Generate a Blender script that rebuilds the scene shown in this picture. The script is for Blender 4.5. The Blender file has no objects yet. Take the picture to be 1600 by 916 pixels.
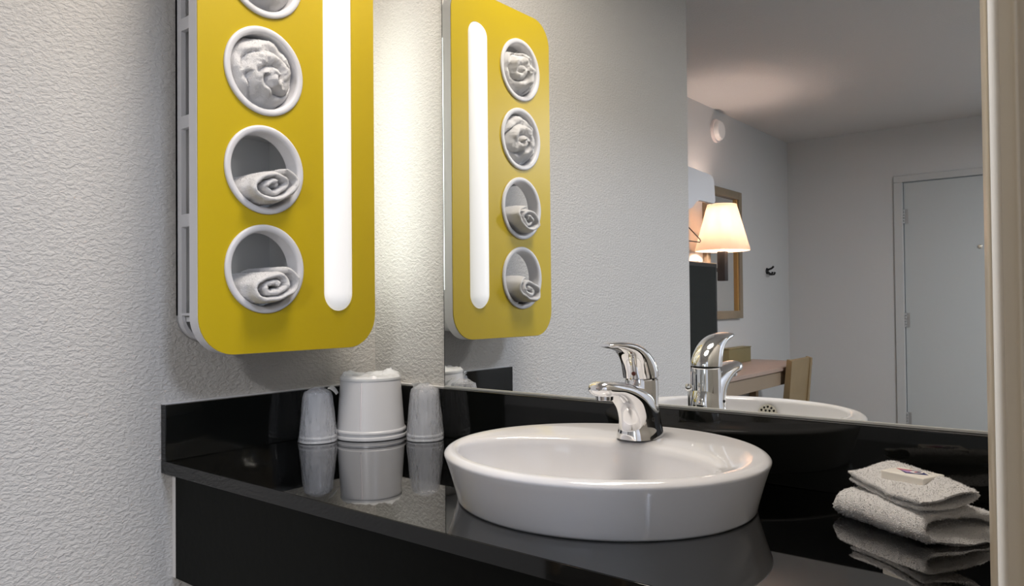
import bpy, bmesh, math, random
from mathutils import Vector, Matrix, noise

random.seed(7)
S = bpy.context.scene
COL = S.collection
PI = math.pi
Z0 = 0.90                       # counter top above the floor; all z below are relative to it

# ------------------------------------------------------------------ camera
cam_d = bpy.data.cameras.new('camera')
cam = bpy.data.objects.new('camera', cam_d)
COL.objects.link(cam)
CAMP = Vector((1.2333, -1.0483, 0.2514 + Z0))
yaw, pit, rol = math.radians(39.0942), math.radians(0.873), math.radians(-0.5366)
fw = Vector((-math.sin(yaw) * math.cos(pit), math.cos(yaw) * math.cos(pit), math.sin(pit)))
rt = Vector((math.cos(yaw), math.sin(yaw), 0.0))
up = rt.cross(fw)
r2 = rt * math.cos(rol) + up * math.sin(rol)
u2 = -rt * math.sin(rol) + up * math.cos(rol)
m = Matrix((r2, u2, -fw)).transposed().to_4x4()
m.translation = CAMP
cam.matrix_world = m
cam_d.sensor_width = 36.0
cam_d.lens = 1176.98 / 1600.0 * 36.0
cam_d.clip_start = 0.01
S.camera = cam

# ------------------------------------------------------------------ world, exposure
w = bpy.data.worlds.new('world')
S.world = w
w.use_nodes = True
w.node_tree.nodes['Background'].inputs[0].default_value = (0.75, 0.85, 1.0, 1)
w.node_tree.nodes['Background'].inputs[1].default_value = 0.6
S.view_settings.view_transform = 'Standard'
S.view_settings.look = 'None'
S.view_settings.gamma = 1.0
S.view_settings.use_curve_mapping = False
S.view_settings.exposure = 0.66
S.cycles.max_bounces = 12
S.cycles.diffuse_bounces = 6
S.cycles.glossy_bounces = 8
S.cycles.transmission_bounces = 8
S.cycles.caustics_reflective = False
S.cycles.caustics_refractive = False

E_ALCOVE, E_BATH, E_WINDOW, E_LAMP, E_BED_FILL = 7.8, 28.0, 5.0, 7.0, 38.0
SLOT_E, TUBE_E = 4.0, 0.28

# ------------------------------------------------------------------ materials
MATS = {}
def mat(name, col, rough=0.5, metal=0.0, ior=1.5, bump=None, var=None, coat=0.0, emit=None, trans=0.0, spec=None, sheen=0.0, subs=0.0):
    """col linear rgb; bump=(scale,strength,detail,distance[,stretch]); var=(scale,amount)."""
    if name in MATS:
        return MATS[name]
    mt = bpy.data.materials.new(name)
    mt.use_nodes = True
    nt = mt.node_tree
    b = nt.nodes['Principled BSDF']
    b.inputs['Base Color'].default_value = (*col, 1)
    b.inputs['Roughness'].default_value = rough
    b.inputs['Metallic'].default_value = metal
    b.inputs['IOR'].default_value = ior
    b.inputs['Coat Weight'].default_value = coat
    b.inputs['Transmission Weight'].default_value = trans
    b.inputs['Sheen Weight'].default_value = sheen
    if spec is not None:
        b.inputs['Specular IOR Level'].default_value = spec
    if subs:
        b.inputs['Subsurface Weight'].default_value = subs
        b.inputs['Subsurface Radius'].default_value = (0.01, 0.01, 0.01)
    if emit:
        b.inputs['Emission Color'].default_value = (*emit[0], 1)
        b.inputs['Emission Strength'].default_value = emit[1]
    tc = nt.nodes.new('ShaderNodeTexCoord')
    if var:
        n = nt.nodes.new('ShaderNodeTexNoise')
        n.inputs['Scale'].default_value = var[0]
        n.inputs['Detail'].default_value = 4
        nt.links.new(tc.outputs['Object'], n.inputs['Vector'])
        mx = nt.nodes.new('ShaderNodeMix')
        mx.data_type = 'RGBA'
        mx.inputs['A'].default_value = (*[c * (1 - var[1]) for c in col], 1)
        mx.inputs['B'].default_value = (*[min(1, c * (1 + var[1])) for c in col], 1)
        nt.links.new(n.outputs['Fac'], mx.inputs['Factor'])
        nt.links.new(mx.outputs['Result'], b.inputs['Base Color'])
    if bump:
        n = nt.nodes.new('ShaderNodeTexNoise')
        n.inputs['Scale'].default_value = bump[0]
        n.inputs['Detail'].default_value = bump[2]
        src = tc.outputs['Object']
        if len(bump) > 4:
            mp = nt.nodes.new('ShaderNodeMapping')
            mp.inputs['Scale'].default_value = bump[4]
            nt.links.new(src, mp.inputs['Vector'])
            src = mp.outputs['Vector']
        nt.links.new(src, n.inputs['Vector'])
        bp = nt.nodes.new('ShaderNodeBump')
        bp.inputs['Strength'].default_value = bump[1]
        bp.inputs['Distance'].default_value = bump[3]
        nt.links.new(n.outputs['Fac'], bp.inputs['Height'])
        nt.links.new(bp.outputs['Normal'], b.inputs['Normal'])
    MATS[name] = mt
    return mt

def stucco():
    mt = mat('stucco', (0.530, 0.51, 0.478), 0.75)
    nt = mt.node_tree
    b = nt.nodes['Principled BSDF']
    tc = nt.nodes.new('ShaderNodeTexCoord')
    mp = nt.nodes.new('ShaderNodeMapping')
    mp.inputs['Scale'].default_value = (0.75, 0.75, 1.25)
    nt.links.new(tc.outputs['Object'], mp.inputs['Vector'])
    n1 = nt.nodes.new('ShaderNodeTexNoise')
    n1.inputs['Scale'].default_value = 150
    n1.inputs['Detail'].default_value = 2.5
    n1.inputs['Roughness'].default_value = 0.55
    n1.inputs['Distortion'].default_value = 0.6
    nt.links.new(mp.outputs['Vector'], n1.inputs['Vector'])
    rp = nt.nodes.new('ShaderNodeValToRGB')
    rp.color_ramp.elements[0].position = 0.38
    rp.color_ramp.elements[1].position = 0.66
    nt.links.new(n1.outputs['Fac'], rp.inputs['Fac'])
    bp = nt.nodes.new('ShaderNodeBump')
    bp.inputs['Strength'].default_value = 0.42
    bp.inputs['Distance'].default_value = 0.0035
    nt.links.new(rp.outputs['Color'], bp.inputs['Height'])
    nt.links.new(bp.outputs['Normal'], b.inputs['Normal'])
    return mt

M_WALL = stucco()
M_BED = mat('bedroom_paint', (0.545, 0.555, 0.56), 0.7, bump=(140, 0.25, 2, 0.002))
M_CEIL = mat('ceiling_paint', (0.60, 0.60, 0.60), 0.85, bump=(120, 0.5, 3, 0.004))
M_FLOOR = mat('carpet', (0.20, 0.17, 0.14), 0.95, bump=(300, 0.5, 2, 0.004), var=(60, 0.2))
M_BLACK = mat('black_stone', (0.20, 0.20, 0.20), 0.025, metal=1.0)
M_SPLASH = mat('black_splash', (0.005, 0.0055, 0.005), 0.05, ior=1.45)
M_APRON = mat('black_apron', (0.006, 0.0065, 0.0055), 0.45, ior=1.15, bump=(60, 0.15, 2, 0.002))
M_CAULK = mat('caulk', (0.72, 0.70, 0.68), 0.6)
M_PORC = mat('porcelain', (0.80, 0.80, 0.82), 0.10)
M_CHROME = mat('chrome', (0.92, 0.92, 0.93), 0.04, metal=1.0)
M_DARK = mat('dark_hole', (0.01, 0.01, 0.01), 0.6)
M_GAP = mat('black_rubber', (0.012, 0.012, 0.012), 0.4)
M_YEL = mat('yellow_laminate', (0.50, 0.365, 0.003), 0.38, var=(7, 0.04))
M_WHITE = mat('white_plastic', (0.66, 0.66, 0.68), 0.35)
M_INNER = mat('cabinet_interior', (0.66, 0.67, 0.67), 0.55)
M_TUBE = mat('light_diffuser', (0.75, 0.75, 0.76), 0.3, emit=((1.0, 0.99, 0.98), TUBE_E))
M_SLOT = mat('side_light_lens', (0.8, 0.8, 0.8), 0.4, emit=((0.96, 1.0, 0.93), SLOT_E))
M_TERRY = mat('terry_cotton', (0.84, 0.83, 0.825), 0.95, bump=(900, 0.9, 3, 0.003), sheen=0.3)
M_TERRY2 = mat('white_terry', (0.93, 0.92, 0.92), 0.95, bump=(1000, 0.9, 3, 0.003), sheen=0.3)
M_BUCKET = mat('bucket_plastic', (0.62, 0.62, 0.63), 0.28)
M_BAG = mat('bag_film', (0.86, 0.87, 0.87), 0.3, trans=0.25)
M_SOAPW = mat('soap_paper', (0.83, 0.80, 0.74), 0.5)
M_NAVY = mat('navy_print', (0.02, 0.03, 0.14), 0.5)
M_RED = mat('red_print', (0.55, 0.10, 0.14), 0.5)
M_LILAC = mat('lilac_print', (0.45, 0.30, 0.55), 0.5)
M_PWHITE = mat('white_print', (0.85, 0.80, 0.82), 0.5)
M_JAMB = mat('jamb_enamel', (0.58, 0.50, 0.38), 0.28, bump=(30, 0.05, 2, 0.002))
M_DOOR = mat('door_paint', (0.47, 0.50, 0.51), 0.45, bump=(90, 0.06, 2, 0.001))
M_DFRAME = mat('door_frame_paint', (0.50, 0.515, 0.52), 0.45)
M_STEEL = mat('hinge_steel', (0.45, 0.46, 0.47), 0.4, metal=0.6)
M_BRASS = mat('peephole_metal', (0.9, 0.88, 0.8), 0.15, metal=1.0)
M_TV = mat('tv_black', (0.008, 0.008, 0.008), 0.35)
M_SCREEN = mat('tv_screen', (0.008, 0.010, 0.009), 0.25, ior=1.25)
M_BLKMETAL = mat('black_metal', (0.008, 0.008, 0.009), 0.4)
M_WOOD = mat('light_wood', (0.42, 0.29, 0.16), 0.5, var=(9, 0.18))
M_DESKTOP = mat('desk_laminate', (0.36, 0.27, 0.225), 0.4, var=(6, 0.10))
M_DESKAPR = mat('desk_apron', (0.27, 0.21, 0.15), 0.5, var=(6, 0.10))
M_CHAIRW = mat('chair_wood', (0.26, 0.19, 0.10), 0.45, var=(10, 0.15))
M_GOLD = mat('frame_wood', (0.22, 0.18, 0.125), 0.45, var=(14, 0.15))
M_GOLD2 = mat('frame_gilt', (0.40, 0.25, 0.08), 0.4)
M_DETECT = mat('detector_plastic', (0.75, 0.70, 0.70), 0.4)
M_FIX = mat('fixture_white', (0.8, 0.8, 0.8), 0.4)
M_SASH = mat('window_sash', (0.7, 0.7, 0.7), 0.4)

def mirror_mat():
    mt = bpy.data.materials.new('mirror_silver')
    mt.use_nodes = True
    b = mt.node_tree.nodes['Principled BSDF']
    b.inputs['Base Color'].default_value = (0.93, 0.945, 0.94, 1)
    b.inputs['Metallic'].default_value = 1.0
    b.inputs['Roughness'].default_value = 0.0
    return mt
M_MIRROR = mirror_mat()

def shade_mat():
    mt = bpy.data.materials.new('shade_fabric')
    mt.use_nodes = True
    nt = mt.node_tree
    nt.nodes.clear()
    o = nt.nodes.new('ShaderNodeOutputMaterial')
    d = nt.nodes.new('ShaderNodeBsdfDiffuse')
    t = nt.nodes.new('ShaderNodeBsdfTranslucent')
    d.inputs[0].default_value = (0.85, 0.74, 0.62, 1)
    t.inputs[0].default_value = (0.70, 0.63, 0.56, 1)
    x = nt.nodes.new('ShaderNodeMixShader')
    x.inputs[0].default_value = 0.45
    nt.links.new(d.outputs[0], x.inputs[1])
    nt.links.new(t.outputs[0], x.inputs[2])
    nt.links.new(x.outputs[0], o.inputs[0])
    return mt
M_SHADE = shade_mat()

def film_mat(name, fac, tint, rough, bscale=60.0, bstr=0.6):
    """wrinkled translucent plastic: part see-through, part milky gloss"""
    mt = bpy.data.materials.new(name)
    mt.use_nodes = True
    nt = mt.node_tree
    b = nt.nodes['Principled BSDF']
    b.inputs['Base Color'].default_value = (*tint, 1)
    b.inputs['Roughness'].default_value = rough
    o = nt.nodes['Material Output']
    t = nt.nodes.new('ShaderNodeBsdfTransparent')
    x = nt.nodes.new('ShaderNodeMixShader')
    x.inputs[0].default_value = fac
    nt.links.new(t.outputs[0], x.inputs[1])
    nt.links.new(b.outputs[0], x.inputs[2])
    nt.links.new(x.outputs[0], o.inputs[0])
    tc = nt.nodes.new('ShaderNodeTexCoord')
    mp = nt.nodes.new('ShaderNodeMapping')
    mp.inputs['Scale'].default_value = (1.6, 1.6, 0.45)
    n = nt.nodes.new('ShaderNodeTexNoise')
    n.inputs['Scale'].default_value = bscale
    n.inputs['Detail'].default_value = 3
    bp = nt.nodes.new('ShaderNodeBump')
    bp.inputs['Strength'].default_value = bstr
    bp.inputs['Distance'].default_value = 0.004
    nt.links.new(tc.outputs['Object'], mp.inputs['Vector'])
    nt.links.new(mp.outputs['Vector'], n.inputs['Vector'])
    nt.links.new(n.outputs['Fac'], bp.inputs['Height'])
    nt.links.new(bp.outputs['Normal'], b.inputs['Normal'])
    return mt
M_CUP = film_mat('clear_cup', 0.20, (0.72, 0.75, 0.80), 0.08, 40, 0.15)
M_RIM = film_mat('clear_cup_rim', 0.55, (0.80, 0.82, 0.84), 0.10, 40, 0.1)
M_WRAP = film_mat('cup_wrapper', 0.27, (0.95, 0.96, 1.0), 0.08, 75, 1.2)

# ------------------------------------------------------------------ helpers
def tag(o, label=None, cat=None, group=None, kind=None):
    if label: o['label'] = label
    if cat: o['category'] = cat
    if group: o['group'] = group
    if kind: o['kind'] = kind
    return o

def empty(name, loc, label=None, cat=None, group=None):
    o = bpy.data.objects.new(name, None)
    COL.objects.link(o)
    o.location = (loc[0], loc[1], loc[2] + Z0)
    o.empty_display_size = 0.05
    return tag(o, label, cat, group)

def link(name, me, material, parent=None, smooth=False, origin=None):
    """mesh in z-relative-to-counter world coordinates -> object; children keep world place"""
    me.materials.clear()
    me.materials.append(material)
    if smooth == 'bevels':          # the six flat sides stay flat, only the rounded edges are smooth
        me.polygons.foreach_set('use_smooth', [max(abs(c) for c in f.normal) < 0.999 for f in me.polygons])
    elif smooth == 'asis':
        pass
    elif smooth:
        me.polygons.foreach_set('use_smooth', [True] * len(me.polygons))
    o = bpy.data.objects.new(name, me)
    COL.objects.link(o)
    if parent is None:
        o.location = (0, 0, Z0)
    else:
        o.parent = parent
        if parent.type == 'EMPTY':
            pl = parent.location
            o.location = (-pl.x, -pl.y, Z0 - pl.z)
        else:
            o.location = (0, 0, 0)
    return o

def bm_mesh(bm, name, angle=40):
    bmesh.ops.recalc_face_normals(bm, faces=bm.faces)
    for e in bm.edges:
        if len(e.link_faces) == 2:
            e.smooth = e.calc_face_angle(0) < math.radians(angle)
    me = bpy.data.meshes.new(name)
    bm.to_mesh(me)
    bm.free()
    return me

def box_bm(bm, lo, hi, bev=0.0, seg=2):
    r = bmesh.ops.create_cube(bm, size=1)
    vs = r['verts']
    for v in vs:
        v.co = Vector([lo[i] + (v.co[i] + 0.5) * (hi[i] - lo[i]) for i in range(3)])
    if bev > 0:
        es = list({e for v in vs for e in v.link_edges})
        bmesh.ops.bevel(bm, geom=es, offset=bev, segments=seg, affect='EDGES', profile=0.5)

def box(name, lo, hi, material, parent=None, bev=0.0, seg=2):
    bm = bmesh.new()
    box_bm(bm, lo, hi, bev, seg)
    return link(name, bm_mesh(bm, name), material, parent, 'bevels' if bev > 0 else False)

def boxes(name, lst, material, parent=None, bev=0.0):
    bm = bmesh.new()
    for lo, hi in lst:
        box_bm(bm, lo, hi, bev)
    return link(name, bm_mesh(bm, name), material, parent, 'bevels' if bev > 0 else False)

def rings_bm(bm, rings, cap0=True, cap1=True, closed=True):
    vs = [[bm.verts.new(p) for p in r] for r in rings]
    n = len(vs[0])
    for a, b in zip(vs[:-1], vs[1:]):
        for i in range(n if closed else n - 1):
            j = (i + 1) % n
            bm.faces.new((a[i], a[j], b[j], b[i]))
    if cap0: bm.faces.new(list(reversed(vs[0])))
    if cap1: bm.faces.new(vs[-1])
    return vs

def loft(name, rings, material, parent=None, cap0=True, cap1=True, angle=50):
    bm = bmesh.new()
    rings_bm(bm, rings, cap0, cap1)
    return link(name, bm_mesh(bm, name, angle), material, parent, True)

def lathe(name, c, prof, material, parent=None, n=48, axis='Z', cap0=True, cap1=True, sx=1.0, sy=1.0, angle=40):
    """prof: (radius, height) pairs"""
    rings = []
    for r, h in prof:
        ring = []
        for i in range(n):
            a = 2 * PI * i / n
            u, v = r * math.cos(a) * sx, r * math.sin(a) * sy
            if axis == 'Z': q = (c[0] + u, c[1] + v, c[2] + h)
            elif axis == 'X': q = (c[0] + h, c[1] + u, c[2] + v)
            else: q = (c[0] + u, c[1] + h, c[2] + v)
            ring.append(q)
        rings.append(ring)
    return loft(name, rings, material, parent, cap0, cap1, angle)

def tube(name, pts, r, material, parent=None, n=10, closed=False):
    P = [Vector(p) for p in pts]
    rings = []
    nrm = None
    for i, p in enumerate(P):
        t = (P[min(i + 1, len(P) - 1)] - P[max(i - 1, 0)]).normalized()
        if nrm is None:
            nrm = t.orthogonal().normalized()
        nrm = (nrm - t * nrm.dot(t)).normalized()
        b = t.cross(nrm)
        rings.append([p + (nrm * math.cos(2 * PI * k / n) + b * math.sin(2 * PI * k / n)) * r for k in range(n)])
    return loft(name, rings, material, parent)

def plate(name, loops, thick, to3d, material, parent=None, bevel=0.0, angle=35):
    """filled 2-D outline with holes, given thickness; to3d maps (u,v,w) to world"""
    cu = bpy.data.curves.new(name, 'CURVE')
    cu.dimensions = '2D'
    cu.fill_mode = 'BOTH'
    cu.extrude = thick / 2 - bevel
    cu.bevel_depth = bevel
    cu.bevel_resolution = 2
    if bevel:
        cu.offset = -bevel
    for lp in loops:
        sp = cu.splines.new('POLY')
        sp.points.add(len(lp) - 1)
        for p, q in zip(sp.points, lp):
            p.co = (q[0], q[1], 0, 1)
        sp.use_cyclic_u = True
    tmp = bpy.data.objects.new('tmp', cu)
    COL.objects.link(tmp)
    dg = bpy.context.evaluated_depsgraph_get()
    me = bpy.data.meshes.new_from_object(tmp.evaluated_get(dg))
    bpy.data.objects.remove(tmp)
    bpy.data.curves.remove(cu)
    bm = bmesh.new()
    bm.from_mesh(me)
    bpy.data.meshes.remove(me)
    bmesh.ops.remove_doubles(bm, verts=bm.verts, dist=1e-6)
    bm.normal_update()
    for f in bm.faces:
        f.smooth = abs(f.normal.z) < 0.999
    for v in bm.verts:
        v.co = Vector(to3d(*v.co))
    return link(name, bm_mesh(bm, name, angle), material, parent, 'asis')

def circ(cx, cy, r, n=48, ry=None, a0=0):
    ry = ry or r
    return [(cx + r * math.cos(a0 + 2 * PI * i / n), cy + ry * math.sin(a0 + 2 * PI * i / n)) for i in range(n)]

def rrect(x0, y0, x1, y1, r, n=10):
    o = []
    for cx, cy, a in ((x1 - r, y0 + r, -PI / 2), (x1 - r, y1 - r, 0), (x0 + r, y1 - r, PI / 2), (x0 + r, y0 + r, PI)):
        for i in range(n + 1):
            t = a + PI / 2 * i / n
            o.append((cx + r * math.cos(t), cy + r * math.sin(t)))
    return o

def area_light(name, loc, size, energy, col, rot=(0, 0, 0), shape='DISK', size_y=None):
    d = bpy.data.lights.new(name, 'AREA')
    d.shape = shape
    d.size = size
    if size_y: d.size_y = size_y
    d.energy = energy
    d.color = col
    o = bpy.data.objects.new(name, d)
    COL.objects.link(o)
    o.location = (loc[0], loc[1], loc[2] + Z0)
    o.rotation_euler = rot
    return o

def add_fuzz(o, count, ln, seed, wid=0.0005):
    """short terry loops standing off the cloth, one joined part too small to count"""
    rnd = random.Random(seed)
    me = o.data
    me.calc_loop_triangles()
    tris = [(t.vertices[:], t.area) for t in me.loop_triangles]
    cum, tot = [], 0.0
    for v, a in tris:
        tot += a
        cum.append(tot)
    import bisect
    V_, F_ = [], []
    vs = me.vertices
    for i in range(count):
        t = tris[min(bisect.bisect(cum, rnd.random() * tot), len(tris) - 1)][0]
        a, b = rnd.random(), rnd.random()
        if a + b > 1: a, b = 1 - a, 1 - b
        p = vs[t[0]].co * (1 - a - b) + vs[t[1]].co * a + vs[t[2]].co * b
        nn = (vs[t[0]].normal + vs[t[1]].normal + vs[t[2]].normal).normalized()
        rv = Vector((rnd.uniform(-1, 1), rnd.uniform(-1, 1), rnd.uniform(-1, 1)))
        sd = nn.cross(rv).normalized() * wid
        tip = p + (nn + rv * 0.7).normalized() * ln * rnd.uniform(0.5, 1.2)
        if tip.z < 0.0002 and p.z < 0.02: tip.z = 0.0002
        k = len(V_)
        V_ += [p - sd, p + sd, tip]
        F_.append((k, k + 1, k + 2))
    m2 = bpy.data.meshes.new('terry_pile')
    m2.from_pydata(V_, [], F_)
    f = link('terry_pile', m2, me.materials[0], o, False)
    f['kind'] = 'stuff'
    return o

# ------------------------------------------------------------------ the setting
T = 0.016            # backsplash thickness
D = 0.45             # counter depth
HB = 0.0922          # backsplash height
HC = 1.45            # ceiling above counter
XR = 1.175           # right wall of the alcove
BX = -0.72           # bedroom side wall
FY = -4.658          # far wall
YE = -1.50           # where the left partition ends
FL = -Z0
st = lambda o: tag(o, kind='structure')
st(box('floor', (BX - 0.2, FY - 0.3, FL - 0.1), (3.4, 0.2, FL), M_FLOOR))
st(box('ceiling', (BX - 0.2, FY - 0.3, HC), (3.4, 0.2, HC + 0.1), M_CEIL))
st(box('wall_left', (BX, YE, FL), (0.0, 0.008, HC), M_WALL))
st(box('wall_back', (BX, 0.008, FL), (3.2, 0.12, HC), M_WALL))
st(box('wall_bedroom', (BX - 0.12, FY - 0.12, FL), (BX, 0.12, HC), M_BED))
DX0, DX1, DT = 0.064, 0.96, 1.066
WX0, WX1, WZ0, WZ1 = 1.35, 2.95, -0.05, 1.10
st(boxes('wall_far', [((BX, FY - 0.12, FL), (DX0 - 0.05, FY, HC)), ((DX0 - 0.05, FY - 0.12, DT + 0.04), (DX1 + 0.05, FY, HC)),
                      ((DX1 + 0.05, FY - 0.12, FL), (WX0, FY, HC)), ((WX0, FY - 0.12, FL), (WX1, FY, WZ0)),
                      ((WX0, FY - 0.12, WZ1), (WX1, FY, HC)), ((WX1, FY - 0.12, FL), (3.2, FY, HC))], M_BED))
st(box('wall_side', (3.2, FY - 0.12, FL), (3.32, 0.12, HC), M_BED))
# the wall between alcove and bathroom, with its doorway
JY0, JY1 = -0.50, -1.42
st(boxes('wall_right', [((XR + 0.005, JY0 + 0.02, FL), (XR + 0.12, 0.008, HC)), ((XR + 0.005, JY1 - 0.03, 1.16), (XR + 0.12, JY0 + 0.02, HC)),
                        ((XR + 0.005, -1.62, FL), (XR + 0.12, JY1 - 0.03, HC)), ((XR + 0.12, -1.62, FL), (3.2, -1.52, HC))], M_WALL))

# door frame of the bathroom doorway (jamb at the right edge of the picture)
def jamb_profile(s):
    # s=+1: jamb on the counter side, reveal facing -y
    pr = [(1.1662, 0.03), (1.1662, 0.004), (1.1665, -0.001), (1.1672, -0.0055), (1.1690, -0.0125), (1.1708, -0.0180), (1.1718, -0.0198), (1.1727, -0.0203), (1.1735, -0.0195),
          (1.1741, -0.0165), (1.1745, -0.010), (1.1750, -0.003), (1.1760, 0.0), (1.1826, 0.0002), (1.1838, -0.0012), (1.1850, -0.0016), (1.1862, -0.0006), (1.1875, 0.0015), (1.20, 0.0015),
          (1.2005, -0.012), (1.2015, -0.0135), (1.255, -0.0135), (1.256, -0.012), (1.2565, 0.0015), (1.2985, 0.0015), (1.301, 0.004), (1.301, 0.03)]
    return pr
fr = empty('trim_1', (1.23, -0.96, FL)); st(fr)
for yb, sgn in ((JY0, 1), (JY1, -1)):
    pr = jamb_profile(1)
    bm = bmesh.new()
    ringz = []
    for z in (FL, 1.145):
        ringz.append([(x, yb + sgn * y, z) for x, y in pr])
    rings_bm(bm, ringz)
    link('door_jamb', bm_mesh(bm, 'door_jamb', 60), M_JAMB, fr, True)
box('head_jamb', (1.1662, JY1 - 0.03, 1.145), (1.301, JY0 + 0.03, 1.19), M_JAMB, fr, 0.003)

# far door
d1 = empty('door_1', ((DX0 + DX1) / 2, FY, FL)); st(d1)
box('door_leaf', (DX0 + 0.004, FY - 0.055, FL + 0.01), (DX1 - 0.004, FY - 0.012, DT - 0.004), M_DOOR, d1, 0.002)
boxes('door_frame', [((DX0 - 0.055, FY - 0.10, FL), (DX0, FY + 0.012, DT)), ((DX1, FY - 0.10, FL), (DX1 + 0.055, FY + 0.012, DT)),
                     ((DX0 - 0.055, FY - 0.10, DT), (DX1 + 0.055, FY + 0.012, DT + 0.045))], M_DFRAME, d1, 0.003)
for z in (0.83, 0.12, -0.56):
    bm = bmesh.new()
    for k in range(5):
        box_bm(bm, (DX0 - 0.009, FY - 0.012, z - 0.05 + k * 0.02), (DX0 + 0.009, FY + 0.008, z - 0.05 + k * 0.02 + 0.017), 0.003)
    box_bm(bm, (DX0 + 0.0, FY - 0.014, z - 0.05), (DX0 + 0.03, FY - 0.009, z + 0.05))
    link('hinge', bm_mesh(bm, 'hinge'), M_STEEL, d1)
lathe('peephole', (0.512, FY - 0.012, 0.60), [(0.013, 0.0), (0.013, 0.004), (0.009, 0.006), (0.004, 0.006)], M_BRASS, d1, 20, 'Y')
# far window (daylight of the bedroom)
w1 = empty('window_1', ((WX0 + WX1) / 2, FY, WZ0)); st(w1)
boxes('window_frame', [((WX0, FY - 0.10, WZ0), (WX0 + 0.05, FY - 0.02, WZ1)), ((WX1 - 0.05, FY - 0.10, WZ0), (WX1, FY - 0.02, WZ1)),
                       ((WX0, FY - 0.10, WZ0), (WX1, FY - 0.02, WZ0 + 0.05)), ((WX0, FY - 0.10, WZ1 - 0.05), (WX1, FY - 0.02, WZ1)),
                       (((WX0 + WX1) / 2 - 0.025, FY - 0.09, WZ0), ((WX0 + WX1) / 2 + 0.025, FY - 0.03, WZ1))], M_SASH, w1)
box('window_sill', (WX0 - 0.03, FY - 0.02, WZ0 - 0.03), (WX1 + 0.03, FY + 0.05, WZ0), M_SASH, w1, 0.004)
area_light('daylight', ((WX0 + WX1) / 2, FY - 0.15, (WZ0 + WZ1) / 2), 1.5, E_WINDOW, (0.84, 0.92, 1.0), (PI / 2, 0, 0), 'RECTANGLE', 1.05)
st(box('baseboard_bedroom', (BX, FY, FL), (BX + 0.012, YE, FL + 0.08), M_SASH))

# ------------------------------------------------------------------ ceiling lamps of alcove and bathroom
def ceiling_lamp(x, y, r, e, col, label):
    t = empty('ceiling_lamp', (x, y, HC), label, 'ceiling lamp')
    lathe('lamp_base', (x, y, HC), [(r * 1.08, 0.0), (r * 1.08, -0.02), (r * 1.02, -0.026)], M_FIX, t)
    lathe('lamp_glass', (x, y, HC), [(r, -0.024), (r * 0.98, -0.04), (r * 0.85, -0.06), (r * 0.5, -0.07), (0.01, -0.072)],
          mat('lamp_opal', (0.8, 0.8, 0.8), 0.3, emit=((1, 0.95, 0.9), 1.5)), t)
    l = area_light('lamp_light', (x, y, HC - 0.08), r * 1.9, e, col)
    l.parent = t
    l.location = (0, 0, -0.08)
ceiling_lamp(0.60, -0.27, 0.22, E_ALCOVE, (1.0, 0.90, 0.79), 'round opal ceiling lamp over the vanity alcove')
ceiling_lamp(2.05, -0.66, 0.32, E_BATH, (0.70, 0.79, 1.0), 'round opal ceiling lamp in the bathroom behind the door frame')

ceiling_lamp(1.90, -2.9, 0.15, E_BED_FILL, (0.98, 0.97, 1.0), 'added opal ceiling lamp, out of view, filling the bedroom with light')  # added fill lamp, unseen, to brighten the bedroom's far wall

# ------------------------------------------------------------------ vanity mirror
XM = 0.2129
mr = empty('vanity_mirror', ((XM + XR) / 2, 0.004, HB), 'large frameless wall mirror above the black backsplash', 'mirror')
box('mirror_glass', (XM, 0.0, HB + 0.001), (XR + 0.004, 0.0075, 1.35), M_MIRROR, mr)
box('mirror_channel', (XM, -0.0035, HB + 0.0002), (XR + 0.004, -0.0002, HB + 0.0036), mat('channel_aluminium', (0.62, 0.62, 0.60), 0.35, metal=0.4), mr, 0.0004)
boxes('glass_edge', [((XM - 0.0018, 0.0, HB + 0.001), (XM - 0.0001, 0.0075, 1.35))], M_GAP, mr)

# ------------------------------------------------------------------ vanity counter
SX, SY, SA, SB, SH = 0.704, -0.215, 0.211, 0.197, 0.066
ct = empty('vanity_counter', (0.58, -0.22, -0.02), 'glossy black stone vanity counter with backsplash and dark apron', 'counter')
plate('counter_slab', [[(0.001, -D + 0.0016), (XR, -D + 0.0016), (XR, 0.007), (0.001, 0.007)], circ(SX, SY - 0.03, 0.17, 48, 0.14)], 0.02,
      lambda u, v, w_: (u, v, w_ - 0.01), M_BLACK, ct)
box('front_edge', (0.001, -D, -0.02), (XR, -D + 0.0015, -0.0003), M_SPLASH, ct, 0.0004)
tag(box('backsplash', (0.0005, -T, 0.0), (XR, 0.0, HB), M_SPLASH, None, 0.0012), 'long glossy black backsplash under the wall mirror', 'backsplash')
tag(box('backsplash', (0.0005, -D, 0.0), (T, -T, HB), M_SPLASH, None, 0.0012), 'short glossy black backsplash on the left wall below the yellow cabinet', 'backsplash')
box('apron', (0.0125, -0.432, -0.195), (XR, -0.415, -0.02), M_APRON, ct, 0.001)
box('caulk_line', (0.0005, -0.431, -0.195), (0.0125, -0.417, -0.0205), M_CAULK, ct)
# thin caulk beads along the top of both splashes
cbd = st(empty('trim_2', (0.01, -0.01, HB)))
box('caulk_bead', (0.0005, -D, HB + 0.0001), (0.006, -0.001, HB + 0.0018), M_CAULK, cbd)
box('caulk_bead', (0.0025, -0.0025, HB + 0.0001), (XM - 0.002, 0.0075, HB + 0.0015), M_CAULK, cbd)

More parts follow.
